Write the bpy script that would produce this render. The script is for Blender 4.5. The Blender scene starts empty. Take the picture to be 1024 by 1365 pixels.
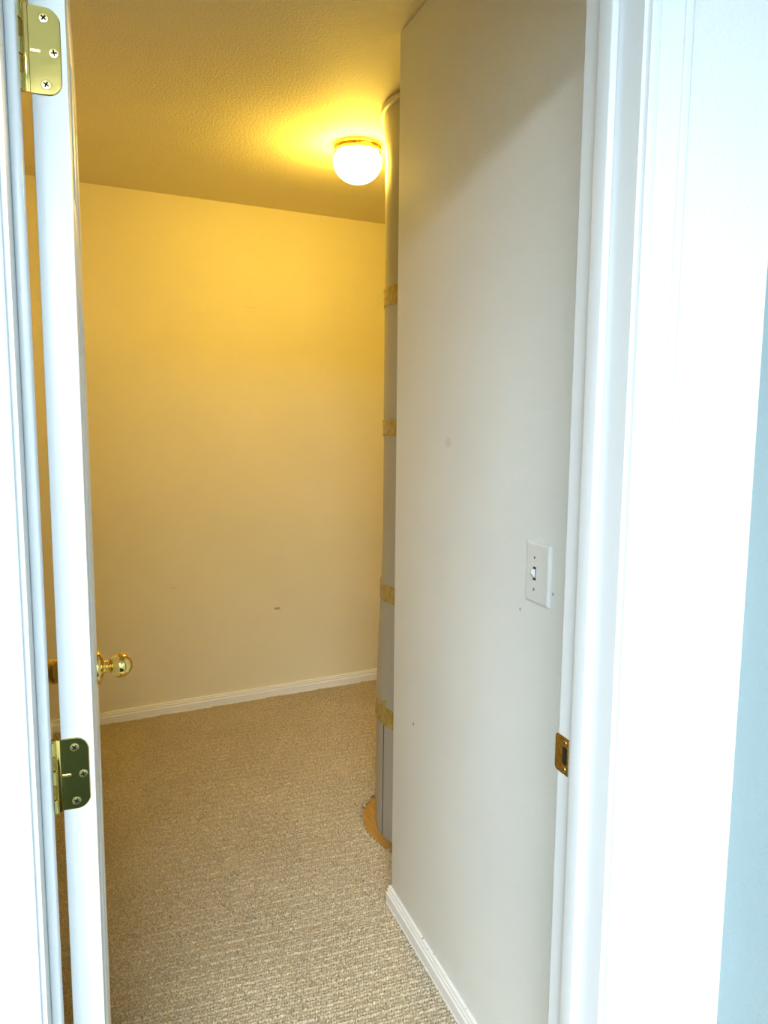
import bpy, bmesh, math, random
import numpy as np
from mathutils import Matrix, Vector

random.seed(7)
rng = np.random.default_rng(7)
scene = bpy.context.scene
COL = scene.collection

# ------------------------------------------------------------------ camera
# world: x runs along the door wall (right), y into the closet, z up; camera stands at x = y = 0
CAM_H = 1.43
FPX = 1028.0
def camera_axes(az_deg):
    dn = np.array([441 - 512, 8330.0, FPX]); dn /= np.linalg.norm(dn)
    z = np.array([0, 0, 1.0]); fw = z - dn * np.dot(z, dn); fw /= np.linalg.norm(fw)
    rt = np.cross(dn, fw); a = math.radians(az_deg)
    ew = math.cos(a) * fw + math.sin(a) * rt
    eu = math.cos(a) * rt - math.sin(a) * fw
    return eu, ew, dn
eu, ew, dn = camera_axes(-20.3)
cam_data = bpy.data.cameras.new('camera')
cam_data.sensor_fit = 'HORIZONTAL'
cam_data.sensor_width = 36.0
cam_data.lens = 36.0 * FPX / 1024.0
cam_data.clip_start = 0.02
cam = bpy.data.objects.new('camera', cam_data)
COL.objects.link(cam)
X = Vector((eu[0], ew[0], -dn[0])); Y = -Vector((eu[1], ew[1], -dn[1])); Z = -Vector((eu[2], ew[2], -dn[2]))
cam.matrix_world = Matrix(((X.x, Y.x, Z.x, 0), (X.y, Y.y, Z.y, 0), (X.z, Y.z, Z.z, CAM_H), (0, 0, 0, 1)))
scene.camera = cam

# ------------------------------------------------------------------ world, light, exposure
world = bpy.data.worlds.new('world'); scene.world = world
world.use_nodes = True
world.node_tree.nodes['Background'].inputs['Color'].default_value = (0.75, 0.87, 1.0, 1)
world.node_tree.nodes['Background'].inputs['Strength'].default_value = 1.5

SKY = dict(x0=-1.60, x1=0.05, y0=-3.10, y1=-0.95, top=2.60)   # skylight over the room the camera stands in
ld = bpy.data.lights.new('skylight_daylight', 'AREA')
ld.shape = 'RECTANGLE'; ld.size = SKY['x1'] - SKY['x0']; ld.size_y = SKY['y1'] - SKY['y0']
ld.energy = 480.0; ld.color = (0.84, 0.935, 1.0)
lo = bpy.data.objects.new('skylight_daylight', ld); COL.objects.link(lo)
lo.location = ((SKY['x0'] + SKY['x1']) / 2, (SKY['y0'] + SKY['y1']) / 2, 2.47)      # shines straight down
LAMP_STRENGTH = 125.0
LAMP_COLOR = (1.0, 0.65, 0.08)

vs = scene.view_settings
vs.view_transform = 'Standard'; vs.look = 'None'; vs.gamma = 1.0; vs.use_curve_mapping = False
vs.exposure = 0.0

# ------------------------------------------------------------------ helpers
def link(o, parent=None):
    COL.objects.link(o)
    if parent is not None: o.parent = parent
    return o
def tag(o, label=None, cat=None, group=None, kind=None):
    if label: o['label'] = label
    if cat: o['category'] = cat
    if group: o['group'] = group
    if kind: o['kind'] = kind
    return o
def empty(name, loc=(0, 0, 0)):
    o = bpy.data.objects.new(name, None); o.location = loc; o.empty_display_size = 0.05
    return link(o)
def local(o, parent):
    """keep world placement when the parent Empty is not at the origin"""
    o.parent = parent
    o.matrix_parent_inverse = Matrix.Translation(-parent.location)
    return o
class MB:
    def __init__(s): s.v = []; s.f = []
    def add(s, v, f):
        b = len(s.v); s.v += [tuple(p) for p in v]; s.f += [tuple(i + b for i in q) for q in f]; return s
    def box(s, x0, x1, y0, y1, z0, z1):
        v = [(x, y, z) for z in (z0, z1) for y in (y0, y1) for x in (x0, x1)]
        return s.add(v, [(0, 2, 3, 1), (4, 5, 7, 6), (0, 1, 5, 4), (2, 6, 7, 3), (0, 4, 6, 2), (1, 3, 7, 5)])
    def prism(s, poly, z0, z1, map3=lambda a, b, c: (a, b, c)):
        n = len(poly)
        v = [map3(p[0], p[1], z0) for p in poly] + [map3(p[0], p[1], z1) for p in poly]
        f = [tuple(range(n - 1, -1, -1)), tuple(range(n, 2 * n))] + [(i, (i + 1) % n, n + (i + 1) % n, n + i) for i in range(n)]
        return s.add(v, f)
    def lathe(s, prof, c, n=48, axis='z', cap0=True, cap1=True):
        """prof: (radius, height) pairs; axis letter gives the turning axis; c the foot of the axis"""
        v = []
        for r, h in prof:
            for k in range(n):
                a = 2 * math.pi * k / n; p, q = r * math.cos(a), r * math.sin(a)
                v.append({'z': (c[0] + p, c[1] + q, c[2] + h), 'x': (c[0] + h, c[1] + p, c[2] + q), 'y': (c[0] + q, c[1] + h, c[2] + p)}[axis])
        f = [(i * n + k, i * n + (k + 1) % n, (i + 1) * n + (k + 1) % n, (i + 1) * n + k) for i in range(len(prof) - 1) for k in range(n)]
        if cap0: f.append(tuple(range(n - 1, -1, -1)))
        if cap1: f.append(tuple((len(prof) - 1) * n + k for k in range(n)))
        return s.add(v, f)
    def sweep(s, prof, path):
        """prof: (offset to the left of the path, z); mitred at the path's corners"""
        P = [Vector(p) for p in path]; m = len(prof); v = []
        for i, p in enumerate(P):
            ns = []
            if i > 0: d = (P[i] - P[i - 1]).normalized(); ns.append(Vector((-d.y, d.x)))
            if i < len(P) - 1: d = (P[i + 1] - P[i]).normalized(); ns.append(Vector((-d.y, d.x)))
            nn = ns[0] if len(ns) == 1 else (ns[0] + ns[1]) / (1 + ns[0].dot(ns[1]))
            v += [(p.x + nn.x * t, p.y + nn.y * t, z) for t, z in prof]
        f = [(i * m + k, i * m + (k + 1) % m, (i + 1) * m + (k + 1) % m, (i + 1) * m + k) for i in range(len(P) - 1) for k in range(m)]
        f += [tuple(range(m - 1, -1, -1)), tuple((len(P) - 1) * m + k for k in range(m))]
        return s.add(v, f)
    def build(s, name, mat, parent=None, smooth=False, bevel=0.0, seg=2, angle=40, flat=False):
        me = bpy.data.meshes.new(name); me.from_pydata(s.v, [], s.f); me.update()
        bm = bmesh.new(); bm.from_mesh(me); bmesh.ops.recalc_face_normals(bm, faces=bm.faces)
        if bevel > 0:
            ed = [e for e in bm.edges if len(e.link_faces) == 2 and e.calc_face_angle(0) > 0.6]
            bmesh.ops.bevel(bm, geom=ed, offset=bevel, segments=seg, affect='EDGES', profile=0.5)
        bm.to_mesh(me); bm.free()
        if (smooth or bevel > 0) and not flat:
            for p in me.polygons: p.use_smooth = True
            me.set_sharp_from_angle(angle=math.radians(angle))
        me.materials.append(mat)
        o = bpy.data.objects.new(name, me); COL.objects.link(o)
        if parent is not None:
            if parent.type == 'EMPTY': local(o, parent)
            else: o.parent = parent
        return o

# ------------------------------------------------------------------ materials
def mat(name, color, rough=0.5, metal=0.0, spec=0.5):
    m = bpy.data.materials.new(name); m.use_nodes = True
    b = m.node_tree.nodes['Principled BSDF']
    b.inputs['Base Color'].default_value = (*color, 1); b.inputs['Roughness'].default_value = rough
    b.inputs['Metallic'].default_value = metal; b.inputs['Specular IOR Level'].default_value = spec
    return m
def N(m, t, **kw):
    n = m.node_tree.nodes.new(t)
    for k, v in kw.items(): setattr(n, k, v)
    return n
def L(m, a, b): m.node_tree.links.new(a, b)
def coords(m): return N(m, 'ShaderNodeTexCoord').outputs['Object']
def noise(m, vec, scale, detail=2.0, rough=0.5):
    n = N(m, 'ShaderNodeTexNoise'); n.inputs['Scale'].default_value = scale
    n.inputs['Detail'].default_value = detail; n.inputs['Roughness'].default_value = rough
    if vec is not None: L(m, vec, n.inputs['Vector'])
    return n.outputs['Fac']
def ramp(m, fac, stops):
    r = N(m, 'ShaderNodeValToRGB'); e = r.color_ramp.elements
    while len(e) < len(stops): e.new(0.5)
    for q, (p, c) in zip(e, stops): q.position = p; q.color = (*c, 1)
    L(m, fac, r.inputs['Fac']); return r.outputs['Color']
def bump(m, height, strength, dist):
    b = N(m, 'ShaderNodeBump'); b.inputs['Strength'].default_value = strength; b.inputs['Distance'].default_value = dist
    L(m, height, b.inputs['Height']); L(m, b.outputs['Normal'], m.node_tree.nodes['Principled BSDF'].inputs['Normal'])
    return b
def base_in(m): return m.node_tree.nodes['Principled BSDF'].inputs['Base Color']

def wall_paint(name, color, spots=(), rough=0.6, peel=0.35, peel_scale=260, var=0.03):
    m = mat(name, color, rough)
    c = coords(m)
    blot = ramp(m, noise(m, c, 2.3, 3), [(0.3, tuple(x * (1 - var) for x in color)), (0.7, tuple(min(1, x * (1 + var)) for x in color))])
    out = blot
    for (p, size, col) in spots:                       # nail holes and scuffs on the paint
        mp = N(m, 'ShaderNodeMapping', vector_type='POINT')
        mp.inputs['Location'].default_value = tuple(-p[i] / size[i] for i in range(3))
        mp.inputs['Scale'].default_value = tuple(1 / s for s in size)
        L(m, c, mp.inputs['Vector'])
        le = N(m, 'ShaderNodeVectorMath', operation='LENGTH'); L(m, mp.outputs['Vector'], le.inputs[0])
        ad = N(m, 'ShaderNodeMath', operation='MULTIPLY_ADD'); L(m, noise(m, c, 320, 2), ad.inputs[0]); ad.inputs[1].default_value = 0.9; 
        L(m, le.outputs['Value'], ad.inputs[2])
        mk = N(m, 'ShaderNodeMapRange'); mk.inputs['From Min'].default_value = 1.15; mk.inputs['From Max'].default_value = 1.45
        mk.inputs['To Min'].default_value = 1.0; mk.inputs['To Max'].default_value = 0.0; L(m, ad.outputs[0], mk.inputs['Value'])
        mx = N(m, 'ShaderNodeMix', data_type='RGBA'); L(m, mk.outputs['Result'], mx.inputs['Factor'])
        L(m, out, mx.inputs[6]); mx.inputs[7].default_value = (*col, 1); out = mx.outputs[2]
    L(m, out, base_in(m))
    bump(m, noise(m, c, peel_scale, 3, 0.55), min(1.0, peel * 1.6), 0.0022)
    return m

M = {}
PAINT_LAMPLIT = (0.82, 0.745, 0.51)       # off-white yellowed: the lamp's warm cast is put into the closet paint
PAINT_DAYLIT = (0.82, 0.84, 0.83)      # same off white cooled: daylight's tint is put into the partition colour
M['closet'] = wall_paint('closet_wall_paint', PAINT_LAMPLIT)
M['partition'] = wall_paint('partition_wall_paint', PAINT_DAYLIT, spots=[
    ((0.76, 1.8164, 0.620), (0.004, 0.0045, 0.0045), (0.10, 0.09, 0.07)),
    ((0.76, 1.63, 1.372), (0.01, 0.020, 0.014), (0.75, 0.73, 0.69)),
    ((0.76, 1.172, 1.115), (0.01, 0.004, 0.003), (0.45, 0.42, 0.37)),
    ((0.76, 1.285, 1.06), (0.01, 0.005, 0.004), (0.55, 0.52, 0.46)),
    ((0.76, 1.0, 0.86), (0.01, 0.014, 0.03), (0.70, 0.67, 0.60)),
])
M['back'] = wall_paint('back_wall_paint', PAINT_LAMPLIT, spots=[
    ((0.82, 3.757, 0.4645), (0.02, 0.008, 0.008), (0.45, 0.36, 0.22)),
    ((0.70, 3.742, 1.94), (0.05, 0.02, 0.003), (0.76, 0.69, 0.51)),
    ((0.31, 3.69, 0.62), (0.02, 0.02, 0.005), (0.74, 0.67, 0.49)),
    ((0.10, 3.666, 1.02), (0.10, 0.02, 0.004), (0.77, 0.70, 0.52)),
])
M['ceiling'] = wall_paint('ceiling_paint', (0.80, 0.725, 0.51), rough=0.7, peel=1.0, peel_scale=150)  # lamp's yellow cast put into the ceiling colour too
M['room'] = wall_paint('room_wall_paint', (0.87, 0.87, 0.87), peel=0.4, peel_scale=200)
M['teal'] = wall_paint('pale_teal_paint', (0.30, 0.385, 0.405), rough=0.4, peel=0.35, peel_scale=150)
M['room_ceiling'] = wall_paint('room_ceiling_paint', (0.80, 0.80, 0.79), rough=0.8)
M['room_floor'] = mat('dark_room_carpet', (0.010, 0.016, 0.014), 1.0, spec=0.0)
bump(M['room_floor'], noise(M['room_floor'], coords(M['room_floor']), 300), 0.6, 0.004)

M['trim'] = mat('white_gloss_trim', (0.78, 0.79, 0.80), 0.32)
bump(M['trim'], noise(M['trim'], coords(M['trim']), 60, 3), 0.06, 0.001)
M['base_plain'] = mat('cream_white_baseboard_paint', (0.88, 0.86, 0.79), 0.35)
m = M['base'] = mat('white_baseboard_paint', (0.82, 0.81, 0.78), 0.35)
c = coords(m); sep = N(m, 'ShaderNodeSeparateXYZ'); L(m, c, sep.inputs[0])
top = N(m, 'ShaderNodeMath', operation='GREATER_THAN'); L(m, sep.outputs['Z'], top.inputs[0]); top.inputs[1].default_value = 0.0635
chip = N(m, 'ShaderNodeMath', operation='GREATER_THAN'); L(m, noise(m, c, 55, 2), chip.inputs[0]); chip.inputs[1].default_value = 0.64
both = N(m, 'ShaderNodeMath', operation='MULTIPLY'); L(m, top.outputs[0], both.inputs[0]); L(m, chip.outputs[0], both.inputs[1])
mx = N(m, 'ShaderNodeMix', data_type='RGBA'); L(m, both.outputs[0], mx.inputs['Factor'])
mx.inputs[6].default_value = (0.82, 0.81, 0.78, 1); mx.inputs[7].default_value = (0.34, 0.29, 0.22, 1); L(m, mx.outputs[2], base_in(m))   # chipped paint along the cap

m = M['door'] = mat('white_door_paint', (0.83, 0.845, 0.86), 0.35)
c = coords(m); mp = N(m, 'ShaderNodeMapping'); mp.inputs['Scale'].default_value = (140, 140, 4); L(m, c, mp.inputs['Vector'])
bump(m, noise(m, mp.outputs['Vector'], 1.0, 3), 0.12, 0.001)
m = M['brass'] = mat('polished_brass', (0.86, 0.64, 0.20), 0.13, 1.0)
c = coords(m)
r = N(m, 'ShaderNodeMapRange'); L(m, noise(m, c, 90, 4), r.inputs['Value']); r.inputs['To Min'].default_value = 0.04; r.inputs['To Max'].default_value = 0.10
L(m, r.outputs['Result'], m.node_tree.nodes['Principled BSDF'].inputs['Roughness'])
m = M['brass_dull'] = mat('tarnished_brass', (0.60, 0.38, 0.07), 0.33, 1.0)
c = coords(m); L(m, ramp(m, noise(m, c, 220, 4, 0.7), [(0.3, (0.36, 0.22, 0.04)), (0.65, (0.66, 0.44, 0.10))]), base_in(m))
M['screw'] = mat('pale_brass_screw', (0.82, 0.66, 0.30), 0.30, 1.0)
M['dark'] = mat('dark_recess', (0.02, 0.017, 0.012), 0.8)  # near-black colour stands in for latch-hole shade; also used on slots and seam
M['steel'] = mat('bare_latch_box_wood', (0.45, 0.38, 0.28), 0.5)
M['plate'] = mat('white_switch_plastic', (0.80, 0.82, 0.83), 0.25)
M['plate_screw'] = mat('painted_switch_screw', (0.55, 0.56, 0.56), 0.35)

m = M['carpet'] = mat('beige_loop_carpet', (0.47, 0.39, 0.28), 0.95, spec=0.1)
c = coords(m)
c1 = ramp(m, noise(m, c, 210, 2), [(0.36, (0.44, 0.36, 0.24)), (0.64, (0.70, 0.605, 0.45))])
c2 = ramp(m, noise(m, c, 3.2, 3), [(0.25, (0.86, 0.85, 0.82)), (0.75, (1.0, 1.0, 1.0))])
mx = N(m, 'ShaderNodeMix', data_type='RGBA', blend_type='MULTIPLY'); mx.inputs['Factor'].default_value = 1.0
L(m, c1, mx.inputs[6]); L(m, c2, mx.inputs[7]); L(m, mx.outputs[2], base_in(m))
bump(m, noise(m, c, 700, 2), 0.5, 0.001)

m = M['plywood'] = mat('plywood_subfloor', (0.55, 0.33, 0.10), 0.55)
c = coords(m); mp = N(m, 'ShaderNodeMapping'); mp.inputs['Rotation'].default_value = (0, 0, 0.5); mp.inputs['Scale'].default_value = (60, 7, 10); L(m, c, mp.inputs['Vector'])
L(m, ramp(m, noise(m, mp.outputs['Vector'], 1.0, 4), [(0.25, (0.30, 0.15, 0.03)), (0.55, (0.44, 0.25, 0.055)), (0.8, (0.53, 0.32, 0.09))]), base_in(m))

m = M['wrap'] = mat('grey_vinyl_wrap', (0.40, 0.39, 0.345), 0.42)
c = coords(m); mp = N(m, 'ShaderNodeMapping'); mp.inputs['Scale'].default_value = (5, 5, 1.6); L(m, c, mp.inputs['Vector'])
bump(m, noise(m, mp.outputs['Vector'], 2.0, 3), 0.35, 0.01)
m = M['tape'] = mat('tan_packing_tape', (0.50, 0.36, 0.12), 0.25)
c = coords(m); L(m, ramp(m, noise(m, c, 45, 4), [(0.3, (0.30, 0.21, 0.055)), (0.7, (0.52, 0.38, 0.12))]), base_in(m))
mp = N(m, 'ShaderNodeMapping'); mp.inputs['Scale'].default_value = (120, 120, 25); L(m, c, mp.inputs['Vector'])
bump(m, noise(m, mp.outputs['Vector'], 1.0, 3), 0.8, 0.002)
M['collar'] = mat('pale_collar_caulk', (0.62, 0.58, 0.47), 0.5)

m = M['globe'] = mat('lit_opal_glass', (0.95, 0.92, 0.85), 0.2)
b = m.node_tree.nodes['Principled BSDF']
b.inputs['Emission Color'].default_value = (*LAMP_COLOR, 1); b.inputs['Emission Strength'].default_value = LAMP_STRENGTH

# ------------------------------------------------------------------ the setting
CEIL = 2.405
JL, JR = -0.0724, 0.636           # jamb faces of the opening
RY, CY = 0.828, 0.950             # room face and closet face of the door wall
HEAD = 2.052                      # underside of the head jamb
PX, PXB, PY = 0.76, 0.88, 1.966   # partition: near face, far face, free end
LX = -0.246                       # closet left wall
EX = 2.20                         # closet far right end
TX = 0.8545                       # teal wall of the camera's room
RLX, RBY = -2.3, -3.6             # camera's room: left wall, rear wall
def back_y(x): return (3.625 + 0.1252 * x) / 0.9921

def struct(o, label, cat): return tag(o, label, cat, kind='structure')
w = MB(); jt = 0.019
w.box(RLX - 0.12, JL - jt, RY, CY, 0, CEIL); w.box(JR + jt, EX + 0.12, RY, CY, 0, CEIL); w.box(JL - jt, JR + jt, RY, CY, HEAD + jt, CEIL)
o = w.build('wall_front', M['room']); struct(o, 'bright white wall around the open doorway', 'wall')
o.data.materials.append(M['closet'])
for p in o.data.polygons:
    if p.normal.y > 0.5: p.material_index = 1
o = MB().prism([(LX - 0.12, back_y(LX - 0.12)), (EX + 0.12, back_y(EX + 0.12)), (EX + 0.12, back_y(EX) + 0.14), (LX - 0.12, back_y(LX) + 0.14)], 0, CEIL).build('wall_back', M['back'])
struct(o, 'far closet wall glowing yellow under the ceiling lamp', 'wall')
o = MB().box(LX - 0.12, LX, CY, back_y(LX), 0, CEIL).build('wall_left', M['closet']); struct(o, 'closet wall behind the open door', 'wall')
o = MB().box(PX, PXB, CY, PY, 0, CEIL).build('wall_right', M['partition'], bevel=0.004, seg=3); struct(o, 'off white partition wall carrying the light switch', 'wall')
o = MB().box(EX, EX + 0.12, CY, back_y(EX), 0, CEIL).build('wall_end', M['closet']); struct(o, 'closet end wall round the corner behind the wrapped post', 'wall')
o = MB().box(TX, TX + 0.12, RBY, RY, 0, CEIL).build('wall_room_right', M['teal']); struct(o, 'pale teal wall at the right edge of the picture', 'wall')
o = MB().box(RLX - 0.12, RLX, RBY, RY, 0, CEIL).build('wall_room_left', M['teal']); struct(o, 'pale teal side wall of the room before the doorway', 'wall')
o = MB().box(RLX - 0.12, TX + 0.12, RBY - 0.12, RBY, 0, CEIL).build('wall_room_rear', M['teal']); struct(o, 'pale teal wall behind the photographer', 'wall')
o = MB().box(LX - 0.12, EX + 0.12, RY + 0.06, 4.2, CEIL, CEIL + 0.1).build('ceiling', M['ceiling']); struct(o, 'textured closet ceiling lit yellow by the lamp', 'ceiling')
k = SKY; w = MB()
w.box(RLX - .12, k['x0'], RBY - .12, RY + .06, CEIL, CEIL + .1); w.box(k['x1'], TX + .12, RBY - .12, RY + .06, CEIL, CEIL + .1)
w.box(k['x0'], k['x1'], RBY - .12, k['y0'], CEIL, CEIL + .1); w.box(k['x0'], k['x1'], k['y1'], RY + .06, CEIL, CEIL + .1)
o = w.build('ceiling_room', M['room_ceiling']); struct(o, 'white ceiling of the room before the doorway', 'ceiling')
o = MB().box(LX - 0.12, EX + 0.12, 0.88, 4.2, -0.1, 0).build('floor', M['plywood']); struct(o, 'plywood subfloor showing where carpet is cut around the wrapped post', 'floor')
o = MB().box(RLX - 0.12, TX + 0.12, RBY - 0.12, 0.88, -0.1, 0).build('floor_room', M['room_floor']); struct(o, 'dark floor of the room before the doorway', 'floor')

# skylight of the camera's room: curb and crossing bar
wn = empty('window_1', (SKY['x0'], SKY['y0'], CEIL)); struct(wn, 'white framed skylight above the photographer', 'window')
k = SKY; z0, z1 = CEIL + 0.1, CEIL + 0.2
for q in ((k['x0'] - .05, k['x0'], k['y0'] - .05, k['y1'] + .05), (k['x1'], k['x1'] + .05, k['y0'] - .05, k['y1'] + .05), (k['x0'], k['x1'], k['y0'] - .05, k['y0']), (k['x0'], k['x1'], k['y1'], k['y1'] + .05)):
    MB().box(q[0], q[1], q[2], q[3], z0, z1).build('window_frame', M['trim'], wn)

# door frame: jambs, stops, strike plate
fr = empty('trim_1', (JR, RY, 0)); struct(fr, 'white painted door frame lining the opening with stop strips', 'door frame')
MB().box(JL - jt, JL, RY, CY, 0, HEAD).build('jamb', M['trim'], fr)
SZ = 0.931                        # strike plate centre height
hy0, hy1, hz0, hz1 = 0.9265, 0.9385, SZ - 0.0135, SZ + 0.0135   # latch hole
j = MB()
j.box(JR, JR + jt, RY, CY, 0, hz0); j.box(JR, JR + jt, RY, CY, hz1, HEAD); j.box(JR, JR + jt, RY, hy0, hz0, hz1); j.box(JR, JR + jt, hy1, CY, hz0, hz1)
j.build('jamb', M['trim'], fr)
e = 0.0006; q = MB()
q.box(JR + jt - e, JR + jt, hy0, hy1, hz0, hz1); q.box(JR, JR + jt, hy0, hy0 + e, hz0, hz1); q.box(JR, JR + jt, hy1 - e, hy1, hz0, hz1)
q.box(JR, JR + jt, hy0, hy1, hz1 - e, hz1); q.box(JR, JR + jt, hy0, hy1, hz0, hz0 + e)
q.build('latch_shade_liner', M['dark'], fr)  # added dark liner: the hole's shade is put into its colour
MB().box(JL - jt, JR + jt, RY, CY, HEAD, HEAD + jt).build('jamb', M['trim'], fr)
SY0, SY1, ST = 0.876, 0.907, 0.011
MB().box(JL, JL + ST, SY0, SY1, 0, HEAD - ST).build('door_stop', M['trim'], fr, bevel=0.003, seg=3)
MB().box(JR - ST, JR, SY0, SY1, 0, HEAD - ST).build('door_stop', M['trim'], fr, bevel=0.003, seg=3)
MB().box(JL, JR, SY0, SY1, HEAD - ST, HEAD).build('door_stop', M['trim'], fr, bevel=0.003, seg=3)
def rounded(a0, a1, b0, b1, r, corners, n=6):
    """2D outline; corners in order (a0,b0),(a1,b0),(a1,b1),(a0,b1)"""
    out = []
    for (ca, cb, s), rd in zip(((a0, b0, math.pi), (a1, b0, 1.5 * math.pi), (a1, b1, 0), (a0, b1, .5 * math.pi)), corners):
        if not rd: out.append((ca, cb)); continue
        oa = ca + r if ca == a0 else ca - r; ob = cb + r if cb == b0 else cb - r
        for k in range(n + 1):
            t = s + .5 * math.pi * k / n; out.append((oa + r * math.cos(t), ob + r * math.sin(t)))
    return out
def plate_with_hole(outer, hole, x0, x1):
    """outer outline and rectangular hole in the (y, z) plane, made by bridging outline rings"""
    n = len(outer); cy = sum(p[0] for p in hole) / 4; cz = sum(p[1] for p in hole) / 4
    h0, h1 = min(p[0] for p in hole), max(p[0] for p in hole); g0, g1 = min(p[1] for p in hole), max(p[1] for p in hole)
    inner = []
    for (a, b) in outer:
        dy, dz = a - cy, b - cz
        s = min(((h1 - h0) / 2) / abs(dy) if abs(dy) > 1e-9 else 1e9, ((g1 - g0) / 2) / abs(dz) if abs(dz) > 1e-9 else 1e9)
        inner.append((cy + dy * s, cz + dz * s))
    v = [(x0, *p) for p in outer] + [(x0, *p) for p in inner] + [(x1, *p) for p in outer] + [(x1, *p) for p in inner]
    f = []
    for i in range(n):
        k = (i + 1) % n
        f += [(i, k, n + k, n + i), (2 * n + i, 3 * n + i, 3 * n + k, 2 * n + k), (i, 2 * n + i, 2 * n + k, k), (n + i, n + k, 3 * n + k, 3 * n + i)]
    return MB().add(v, f)
out2 = rounded(0.9235, 0.9575, SZ - 0.0285, SZ + 0.0285, 0.006, (0, 1, 1, 0))
# extra outline points so the hole keeps square corners
dense = []
for i in range(len(out2)):
    a, b = out2[i], out2[(i + 1) % len(out2)]
    for k in range(6): dense.append((a[0] + (b[0] - a[0]) * k / 6, a[1] + (b[1] - a[1]) * k / 6))
strike = plate_with_hole(dense, [(hy0, hz0), (hy1, hz0), (hy1, hz1), (hy0, hz1)], JR - 0.0014, JR + 0.0002).build('strike_plate', M['brass_dull'], fr)
strike['label'] = 'tarnished brass strike plate'
def screw_head(parent, pos, axis, r=0.0038, rot=0.3, material=None):
    """dished screw head with a cross slot; axis is the outward direction '-y', '-x'"""
    prof = [(r, 0), (r * 0.9, 0.0007), (r * 0.45, 0.0010)]
    sgn = -1
    mb = MB().lathe([(a, sgn * h) for a, h in prof], pos, 20, axis[1])
    s = mb.build('screw', material or M['screw'], parent, smooth=True)
    cr = MB()
    for k in range(2):
        t = rot + k * math.pi / 2
        d = (math.cos(t), math.sin(t)); e = (-d[1], d[0]); l, wd = r * 0.62, r * 0.17
        q = [(d[0] * l * i + e[0] * wd * jj, d[1] * l * i + e[1] * wd * jj) for i, jj in ((-1, -1), (1, -1), (1, 1), (-1, 1))]
        if axis[1] == 'y': cr.add([(pos[0] + a, pos[1] - h, pos[2] + b) for h in (0.0004, 0.00125) for a, b in q], [(0, 1, 2, 3), (4, 7, 6, 5), (0, 4, 5, 1), (1, 5, 6, 2), (2, 6, 7, 3), (3, 7, 4, 0)])
        else: cr.add([(pos[0] - h, pos[1] + a, pos[2] + b) for h in (0.0004, 0.00125) for a, b in q], [(0, 1, 2, 3), (4, 7, 6, 5), (0, 4, 5, 1), (1, 5, 6, 2), (2, 6, 7, 3), (3, 7, 4, 0)])
    return s, cr
def screw(parent, pos, axis, **kw):
    s, cr = screw_head(parent, pos, axis, **kw)
    slot = cr.build('screw_slot', M['dark'])
    # the slot belongs to the screw's own mesh: join
    me = s.data; bm = bmesh.new(); bm.from_mesh(me); k = len(me.materials); me.materials.append(M['dark'])
    n0 = len(bm.faces); bm.from_mesh(slot.data); bm.faces.ensure_lookup_table()
    for f in bm.faces[n0:]: f.material_index = k
    bm.to_mesh(me); bm.free()
    bpy.data.objects.remove(slot)
    return s
for dz in (0.0205, -0.0205):
    screw(strike, (JR - 0.0014, 0.9320, SZ + dz), '-x', r=0.0035, rot=0.1)

# casings on both faces of the door wall
CW = 0.058
cas = [(0, 0), (0, .0085), (.002, .0105), (.010, .0115), (.013, .0108), (.0155, .0118), (.024, .0125), (.034, .0150), (.041, .0168), (.044, .0160), (.047, .0172), (.054, .0172), (.057, .0150), (CW, .012), (CW, 0)]
def casing(name, face, sgn, label):
    r = empty(name, (0, face, 0)); struct(r, label, 'door casing')
    for x, s in ((JL - 0.005, -1), (JR + 0.005, 1)):
        MB().prism([(x + s * a, face + sgn * t) for a, t in cas], 0, HEAD + 0.005 + CW).build('casing_leg', M['trim'], r, smooth=True, angle=25)
    MB().prism([(face + sgn * t, HEAD + 0.005 + a) for a, t in cas], JL - 0.005, JR + 0.005, lambda a, b, c: (c, a, b)).build('casing_head', M['trim'], r, smooth=True, angle=25)
casing('trim_2', RY, -1, 'white moulded casing around the doorway, facing the camera')
casing('trim_3', CY, 1, 'white moulded casing on the closet side of the doorway')

# baseboards
bb = [(0, 0), (.0125, 0), (.0125, .0135), (.0108, .0150), (.0108, .0165), (.0120, .0180), (.0120, .0430), (.0095, .0462), (.0082, .0470), (.0082, .0500), (.0098, .0515), (.0092, .0560), (.0068, .0580), (.0068, .0600), (.0072, .0640), (.0050, .0665), (0, .0665)]
o = MB().sweep(bb, [(PX, CY + 0.012), (PX, PY), (PXB, PY), (PXB, CY)]).build('baseboard_right', M['base']); struct(o, 'white chipped baseboard along the partition wall', 'baseboard')
o = MB().sweep(bb, [(EX, back_y(EX)), (LX, back_y(LX))]).build('baseboard_back', M['base_plain']); struct(o, 'white moulded baseboard along the far wall', 'baseboard')
o = MB().sweep(bb, [(LX, back_y(LX)), (LX, CY)]).build('baseboard_left', M['base_plain']); struct(o, 'white baseboard behind the open door', 'baseboard')

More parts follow.
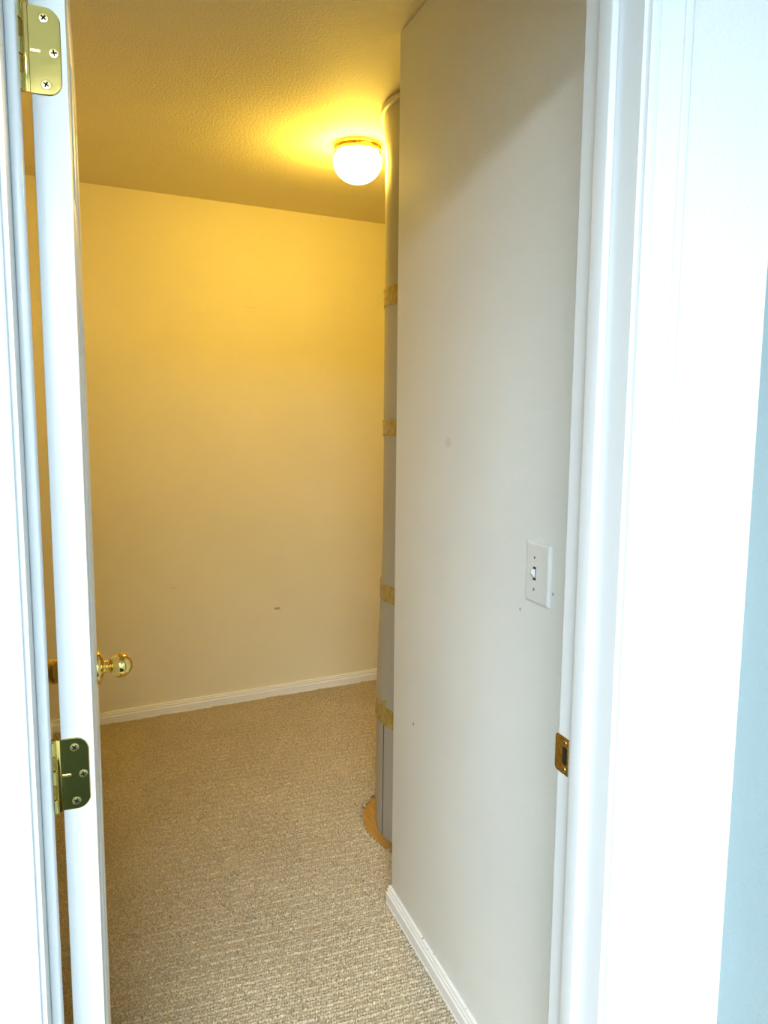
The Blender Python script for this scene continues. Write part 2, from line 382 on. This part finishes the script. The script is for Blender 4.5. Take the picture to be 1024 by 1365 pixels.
# ------------------------------------------------------------------ the door
DX0, DX1, DY0, DW, DZ0, DZ1 = -0.0550, -0.0178, 0.965, 0.705, 0.022, 2.045
dr = empty('door_1', (DX0, DY0, 0)); struct(dr, 'white panelled door standing open with brass hinges and ball knobs', 'door')
DY1 = DY0 + DW; st = 0.11
rails = [(DZ0, DZ0 + 0.23), (0.83, 1.00), (1.60, 1.70), (DZ1 - 0.115, DZ1)]
ym = (DY0 + DY1) / 2
def door_piece(name, y0, y1, z0, z1): return MB().box(DX0, DX1, y0, y1, z0, z1).build(name, M['door'], dr, bevel=0.0012, seg=2)
door_piece('stile', DY0, DY0 + st, DZ0, DZ1); door_piece('stile', DY1 - st, DY1, DZ0, DZ1)
for a, b2 in rails: door_piece('rail', DY0 + st, DY1 - st, a, b2)
for (a, b2), (c0, d0) in zip(rails[:-1], rails[1:]):
    door_piece('mullion', ym - 0.05, ym + 0.05, b2, c0)
    for y0, y1 in ((DY0 + st, ym - 0.05), (ym + 0.05, DY1 - st)):
        xc = (DX0 + DX1) / 2; rings = [(0.0, 0.0186), (0.004, 0.0178), (0.010, 0.0125), (0.014, 0.0100), (0.022, 0.0100), (0.050, 0.0150)]
        v = []; f = []
        for s in (-1, 1):
            b0 = len(v)
            for ins, h in rings: v += [(xc + s * h, yy, zz) for yy, zz in ((y0 + ins, b2 + ins), (y1 - ins, b2 + ins), (y1 - ins, c0 - ins), (y0 + ins, c0 - ins))]
            for i in range(len(rings) - 1):
                for k in range(4): f.append((b0 + 4 * i + k, b0 + 4 * i + (k + 1) % 4, b0 + 4 * i + 4 + (k + 1) % 4, b0 + 4 * i + 4 + k))
            f.append(tuple(b0 + 4 * (len(rings) - 1) + k for k in range(4)))
        MB().add(v, f).build('panel', M['door'], dr)
# hinges
KX, KY = -0.0655, 0.9600
def hinge(zc, hh=0.0905):
    yf = DY0
    pl = rounded(DX0 - 0.0015, DX0 + 0.0315, zc - hh / 2, zc + hh / 2, 0.0155, (0, 1, 1, 0), 8)
    h = MB().prism(pl, yf - 0.0016, yf + 0.0002, lambda a, b, c: (a, c, b)).build('hinge', M['brass'], dr, bevel=0.0009, seg=1, flat=True)
    h['label'] = 'polished brass hinge leaf with rounded corners'
    # bend from the leaf to the barrel
    MB().box(KX + 0.002, DX0 - 0.001, KY + 0.0005, KY + 0.0028, zc - hh / 2, zc + hh / 2).build('leaf_bend', M['brass'], h, bevel=0.0006)
    seg = hh / 5
    for k in range(5):
        rr = 0.0052 if k % 2 == 0 else 0.0046
        b0 = zc - hh / 2 + k * seg
        MB().lathe([(rr * .9, 0.0004), (rr, 0.001), (rr, seg - 0.001), (rr * .9, seg - 0.0004)], (KX, KY, b0), 20).build('knuckle', M['brass'] if k % 2 == 0 else M['brass_dull'], h, smooth=True, angle=30)
    MB().lathe([(0.0035, 0), (0.0048, 0.0006), (0.0048, 0.002), (0.003, 0.003)], (KX, KY, zc + hh / 2), 16).build('pin_head', M['brass'], h, smooth=True)
    MB().box(JL, JL + 0.0014, 0.912, KY - 0.004, zc - hh / 2, zc + hh / 2).build('jamb_leaf', M['brass'], h)
    for dx, dz in ((0.0165, 0.0335), (0.0255, -0.001), (0.0165, -0.0345)):
        screw(h, (DX0 + dx - 0.0015, yf - 0.0016, zc + dz), '-y', r=0.0052, rot=0.2 + dz * 20)
    MB().prism(rounded(DX0 + 0.0005, DX0 + 0.0105, zc - 0.0022, zc + 0.0004, 0.0011, (0, 1, 1, 0), 4), yf - 0.0023, yf - 0.0014, lambda a, b, c: (a, c, b)).build('rib', M['screw'], h)
    return h
HZ = (CAM_H + 0.390, CAM_H - 0.433)
for z in HZ + (0.20,): hinge(z)
# knobs: on both faces
KYC, KZ = 1.588, CAM_H - 0.499
def knob(face, s):
    rose = MB().lathe([(0.034, 0), (0.034, s * 0.003), (0.031, s * 0.006), (0.022, s * 0.0115), (0.018, s * 0.010), (0.013, s * 0.014), (0.0125, s * 0.0165)], (face, KYC, KZ), 40, 'x').build('knob_rose', M['brass'], dr, smooth=True, angle=50)
    neck = [(0.0115, s * 0.0145), (0.0115, s * 0.016), (0.0135, s * 0.0175), (0.0135, s * 0.0195), (0.011, s * 0.021), (0.0125, s * 0.024)]
    R, cx = 0.0245, 0.0430
    ball = [(R * math.sin(t), s * (cx - R * math.cos(t))) for t in [math.radians(a) for a in range(40, 180, 6)]] + [(0.0005, s * (cx + R))]
    MB().lathe(neck + ball, (face, KYC, KZ), 40, 'x').build('knob', M['brass'], rose, smooth=True, angle=60)['label'] = 'polished brass ball knob'
knob(DX1, 1); knob(DX0, -1)
MB().box(DX0 + .006, DX1 - .006, DY1 - 0.0005, DY1 + 0.001, KZ - 0.028, KZ + 0.028).build('latch_plate', M['brass'], dr)

# ------------------------------------------------------------------ light switch on the partition
sw = empty('light_switch', (PX, 1.2195, 1.1435)); tag(sw, 'white toggle light switch plate on the off white partition wall', 'light switch')
hh, ww = 0.0572, 0.0400
outl = rounded(1.2195 - ww, 1.2195 + ww, 1.1435 - hh, 1.1435 + hh, 0.002, (1, 1, 1, 1), 3)
ins = lambda d: rounded(1.2195 - ww + d, 1.2195 + ww - d, 1.1435 - hh + d, 1.1435 + hh - d, 0.002, (1, 1, 1, 1), 3)
n = len(outl); v = []
for d, h in ((0, 0), (0, 0.0028), (0.0015, 0.0045), (0.0045, 0.0058)): v += [(PX - h, a, b) for a, b in ins(d)]
f = [(i * n + k, i * n + (k + 1) % n, (i + 1) * n + (k + 1) % n, (i + 1) * n + k) for i in range(3) for k in range(n)] + [tuple(range(n)), tuple(3 * n + k for k in range(n))]
MB().add(v, f).build('cover_plate', M['plate'], sw)
fx = PX - 0.0058; sy, sz = 1.2275, 1.1425
sf = MB().box(fx - 0.0002, fx + 0.001, sy - 0.0048, sy + 0.0048, sz - 0.0125, sz + 0.0125).build('toggle_slot', M['dark'], sw)
MB().add([(fx - 0.0003, sy - 0.0036, sz - 0.0085), (fx - 0.0003, sy + 0.0036, sz - 0.0085), (fx - 0.0003, sy + 0.0036, sz + 0.0088), (fx - 0.0003, sy - 0.0036, sz + 0.0088),
          (fx - 0.0085, sy - 0.0028, sz + 0.0015), (fx - 0.0085, sy + 0.0028, sz + 0.0015), (fx - 0.0060, sy + 0.0028, sz + 0.0085), (fx - 0.0060, sy - 0.0028, sz + 0.0085)],
         [(0, 1, 2, 3), (4, 7, 6, 5), (0, 4, 5, 1), (1, 5, 6, 2), (2, 6, 7, 3), (3, 7, 4, 0)]).build('toggle', M['plate'], sw, bevel=0.0008)
for dz, rt in ((0.0301, 0.4), (-0.0301, 1.4)):
    screw(sw, (fx, sy, sz + dz), '-x', r=0.0036, rot=rt, material=M['plate_screw'])

# ------------------------------------------------------------------ ceiling lamp
LXC, LYC = 0.916, 2.783
lp = empty('ceiling_light', (LXC, LYC, CEIL)); tag(lp, 'lit mushroom globe lamp with brass rim on the closet ceiling', 'ceiling light')
MB().lathe([(0.082, 0), (0.0855, -0.002), (0.0855, -0.010), (0.082, -0.0125), (0.078, -0.013)], (LXC, LYC, CEIL), 64).build('ceiling_pan', M['brass'], lp, smooth=True, angle=35)
MB().lathe([(0.078, -0.0125), (0.076, -0.018), (0.083, -0.0195), (0.0845, -0.022), (0.0845, -0.029), (0.080, -0.031)], (LXC, LYC, CEIL), 64, cap0=False, cap1=False).build('gallery_ring', M['brass'], lp, smooth=True, angle=35)
gp = [(0.072, -0.026), (0.079, -0.033), (0.0855, -0.044), (0.0885, -0.057)]
gp += [(0.0885 * math.cos(t), -0.057 - 0.078 * math.sin(t)) for t in [math.radians(a) for a in range(8, 90, 7)]] + [(0.001, -0.135)]
MB().lathe(gp, (LXC, LYC, CEIL), 64).build('glass_globe', M['globe'], lp, smooth=True, angle=70)
for k in range(3):
    t = math.radians(-108 + 120 * k); px, py = LXC + 0.083 * math.cos(t), LYC + 0.083 * math.sin(t)
    s = MB().lathe([(0.002, 0), (0.002, 0.006), (0.0045, 0.0065), (0.0045, 0.0105), (0.002, 0.011)], (0, 0, 0), 12, 'x').build('thumb_screw', M['brass'], lp, smooth=True, angle=30)
    s.matrix_parent_inverse = Matrix(); s.location = (px - LXC, py - LYC, -0.0255); s.rotation_euler = (0, 0, t)

# ------------------------------------------------------------------ wrapped column
CXC, CYC = 1.130, 2.370
col = empty('wrapped_post', (CXC, CYC, 0)); tag(col, 'grey vinyl wrapped round post banded with tan tape', 'post')
def col_r(z):
    zs = [0, 0.30, 0.53, 0.70, 0.853, 1.06, 1.6, 2.285, 2.364, 2.405]; rs = [0.2605, 0.259, 0.2575, 0.251, 0.2455, 0.2405, 0.2400, 0.2425, 0.2475, 0.2500]
    return float(np.interp(z, zs, rs))
bands = [(0.430, 0.062), (0.846, 0.058), (1.395, 0.052), (1.814, 0.056)]
edges = [0.001] + [b[0] for b in bands] + [CEIL - 0.002]
for i in range(5):
    za, zb = edges[i], edges[i + 1]
    prof = [(col_r(z) + 0.0012 * (i % 2), z) for z in np.linspace(za, zb, 14)]
    MB().lathe(prof, (CXC, CYC, 0), 96).build('wrap_sleeve', M['wrap'], col, smooth=True, angle=50)
for i, (zc, h) in enumerate(bands):
    for lay in range(2):                                # two overlapping turns of tape
        n = 96; v = []; ph = random.random() * 6
        z_mid = zc + (0.012 if lay else -0.012)
        for side in range(4):
            for k in range(n):
                a = 2 * math.pi * k / n
                wob = 0.0018 * math.sin(5 * a + ph + lay) + 0.0012 * math.sin(17 * a + 2 * ph)
                zz = z_mid + (h / 2 - 0.012) * (1 if side in (1, 2) else -1) + wob
                rr = col_r(zz) + (0.0032 + 0.0008 * lay if side in (2, 3) else 0.0008) + 0.0004 * math.sin(31 * a + ph)
                v.append((CXC + rr * math.cos(a), CYC + rr * math.sin(a), zz))
        order = [0, 1, 2, 3]
        f = [(order[s] * n + k, order[s] * n + (k + 1) % n, order[(s + 1) % 4] * n + (k + 1) % n, order[(s + 1) % 4] * n + k) for s in range(4) for k in range(n)]
        MB().add(v, f).build('tape_band', M['tape'], col, smooth=True, angle=40)
def on_column(a0, a1, z0, z1, th, name, material, n=6):
    v = []
    for z in (z0, z1):
        for rr in (0.0005, th):
            for k in range(n + 1):
                a = a0 + (a1 - a0) * k / n; r = col_r(z) + rr; v.append((CXC + r * math.cos(a), CYC + r * math.sin(a), z))
    m1 = n + 1; f = []
    for k in range(n):
        f += [(k, k + 1, m1 + k + 1, m1 + k), (2 * m1 + k, 3 * m1 + k, 3 * m1 + k + 1, 2 * m1 + k + 1), (m1 + k, m1 + k + 1, 3 * m1 + k + 1, 3 * m1 + k), (k, 2 * m1 + k, 2 * m1 + k + 1, k + 1)]
    f += [(0, m1, 3 * m1, 2 * m1), (n, 2 * m1 + n, 3 * m1 + n, m1 + n)]
    return MB().add(v, f).build(name, material, col, smooth=True, angle=40)
SEAM = math.radians(186.0)
on_column(SEAM - 0.004, SEAM + 0.004, 0.004, 0.405, 0.0016, 'wrap_seam', M['dark'])
on_column(SEAM - 0.06, SEAM + 0.055, 0.44, 0.485, 0.0046, 'tape_tab', M['tape'])
MB().lathe([(0.252, 0), (0.2585, -0.004), (0.2600, -0.012), (0.2575, -0.020), (0.250, -0.023)], (CXC, CYC, CEIL), 96).build('ceiling_collar', M['collar'], col, smooth=True, angle=50)

# ------------------------------------------------------------------ carpet (loop pile, cut away round the column)
PU, PW = 0.0033, 0.0028             # grid steps: two per loop across, four per row deep
HOLE = 0.3135
def patch(x0, x1, y0, y1, ix0):
    nx = int((x1 - x0) / PU); ny = int((y1 - y0) / PW)
    ii, jj = np.meshgrid(np.arange(nx + 1), np.arange(ny + 1))
    gi = ii + int(round(x0 / PU)); gj = jj + int(round(y0 / PW))
    row = gj // 4; ph = gj % 4
    pit = (ph < 3) & ((gi + row) % 2 == 0)
    z = np.where(pit, np.where(ph == 1, 0.0003, 0.0022), np.where(ph == 1, 0.0122, 0.0112))
    z = np.where(ph == 3, np.where(row % 3 == 0, 0.0128, np.where((gi + row) % 2 == 0, 0.0085, 0.0105)), z)
    z = np.maximum(z + rng.normal(0, 0.0013, z.shape), 0.0003)
    x = x0 + ii * PU + rng.normal(0, 0.00045, z.shape)
    y = y0 + jj * PW + rng.normal(0, 0.00045, z.shape) + 0.0014 * np.sin(x * 7.0 + 1.0) + 0.0010 * np.sin(x * 23.0)
    z += 0.0006 * np.sin(x * 9.0) * np.cos(y * 7.0)
    co = np.stack([x.ravel(), y.ravel(), z.ravel()], 1)
    k = (jj[:-1, :-1] * (nx + 1) + ii[:-1, :-1]).ravel()
    q = np.stack([k, k + 1, k + nx + 2, k + nx + 1], 1)
    c = co[q].mean(1)
    keep = (c[:, 1] < (3.625 + 0.1252 * c[:, 0]) / 0.9921 - 0.008) & (np.hypot(c[:, 0] - CXC, c[:, 1] - CYC) > HOLE)
    keep &= ~((c[:, 0] > PX - 0.006) & (c[:, 0] < PXB + 0.006) & (c[:, 1] < PY + 0.006))
    return co, q[keep]
def grid_snap(a, s): return round(a / s) * s
parts = [patch(LX + 0.006, grid_snap(1.50, PU), grid_snap(1.30, PW), 3.82, 0)]
V = []; Q = []; off = 0
for co, q in parts: V.append(co); Q.append(q + off); off += len(co)
# coarse rest: in the doorway and in the hidden alcove
def flat(x0, x1, y0, y1):
    global off
    V.append(np.array([(x0, y0, .0115), (x1, y0, .0115), (x1, y1, .0115), (x0, y1, .0115)])); Q.append(np.array([[0, 1, 2, 3]]) + off); off += 4
flat(JL, JR, 0.83, 0.95); flat(LX, PX, 0.95, 1.302); flat(PXB, EX, 0.95, 1.302); flat(1.499, EX, 1.302, 3.84)
V = np.concatenate(V); Q = np.concatenate(Q)
used = np.zeros(len(V), bool); used[Q.ravel()] = True
remap = np.cumsum(used) - 1; V = V[used]; Q = remap[Q]
me = bpy.data.meshes.new('carpet')
me.vertices.add(len(V)); me.vertices.foreach_set('co', V.astype(np.float32).ravel())
me.loops.add(Q.size); me.loops.foreach_set('vertex_index', Q.astype(np.int32).ravel())
me.polygons.add(len(Q)); me.polygons.foreach_set('loop_start', np.arange(0, Q.size, 4, dtype=np.int32))
me.update(calc_edges=True); me.validate()
me.materials.append(M['carpet'])
carpet = link(bpy.data.objects.new('carpet', me)); tag(carpet, 'beige looped pile carpet covering the closet floor', 'carpet', kind='stuff')
tf = MB()
for k in range(330):                                   # frayed yarn ends along the cut
    a = math.radians(random.uniform(120, 262)); r = HOLE + random.uniform(-0.003, 0.006)
    p = Vector((CXC + r * math.cos(a), CYC + r * math.sin(a), random.uniform(0.003, 0.008)))
    d = Vector((-math.cos(a) * random.uniform(-0.2, 1), -math.sin(a) * random.uniform(-0.2, 1), random.uniform(0.1, 1))).normalized()
    s = Vector((-math.sin(a), math.cos(a), random.uniform(-.4, .4))).normalized(); d = (d + s * random.uniform(-.9, .9)).normalized()
    l = random.uniform(0.006, 0.014); wd = random.uniform(0.0011, 0.0021); u = d.cross(s).normalized()
    v = []
    for t in (0, 0.55, 1.0):
        c = p + d * l * t + u * 0.002 * math.sin(t * 3); q = wd * (1.1 - 0.5 * t)
        v += [c + s * q, c + u * q, c - s * q, c - u * q]
    f = [(4 * i + k2, 4 * i + (k2 + 1) % 4, 4 * i + 4 + (k2 + 1) % 4, 4 * i + 4 + k2) for i in range(2) for k2 in range(4)] + [(8, 9, 10, 11)]
    tf.add(v, f)
o = tf.build('frayed_edge', M['carpet'], carpet); o['kind'] = 'stuff'
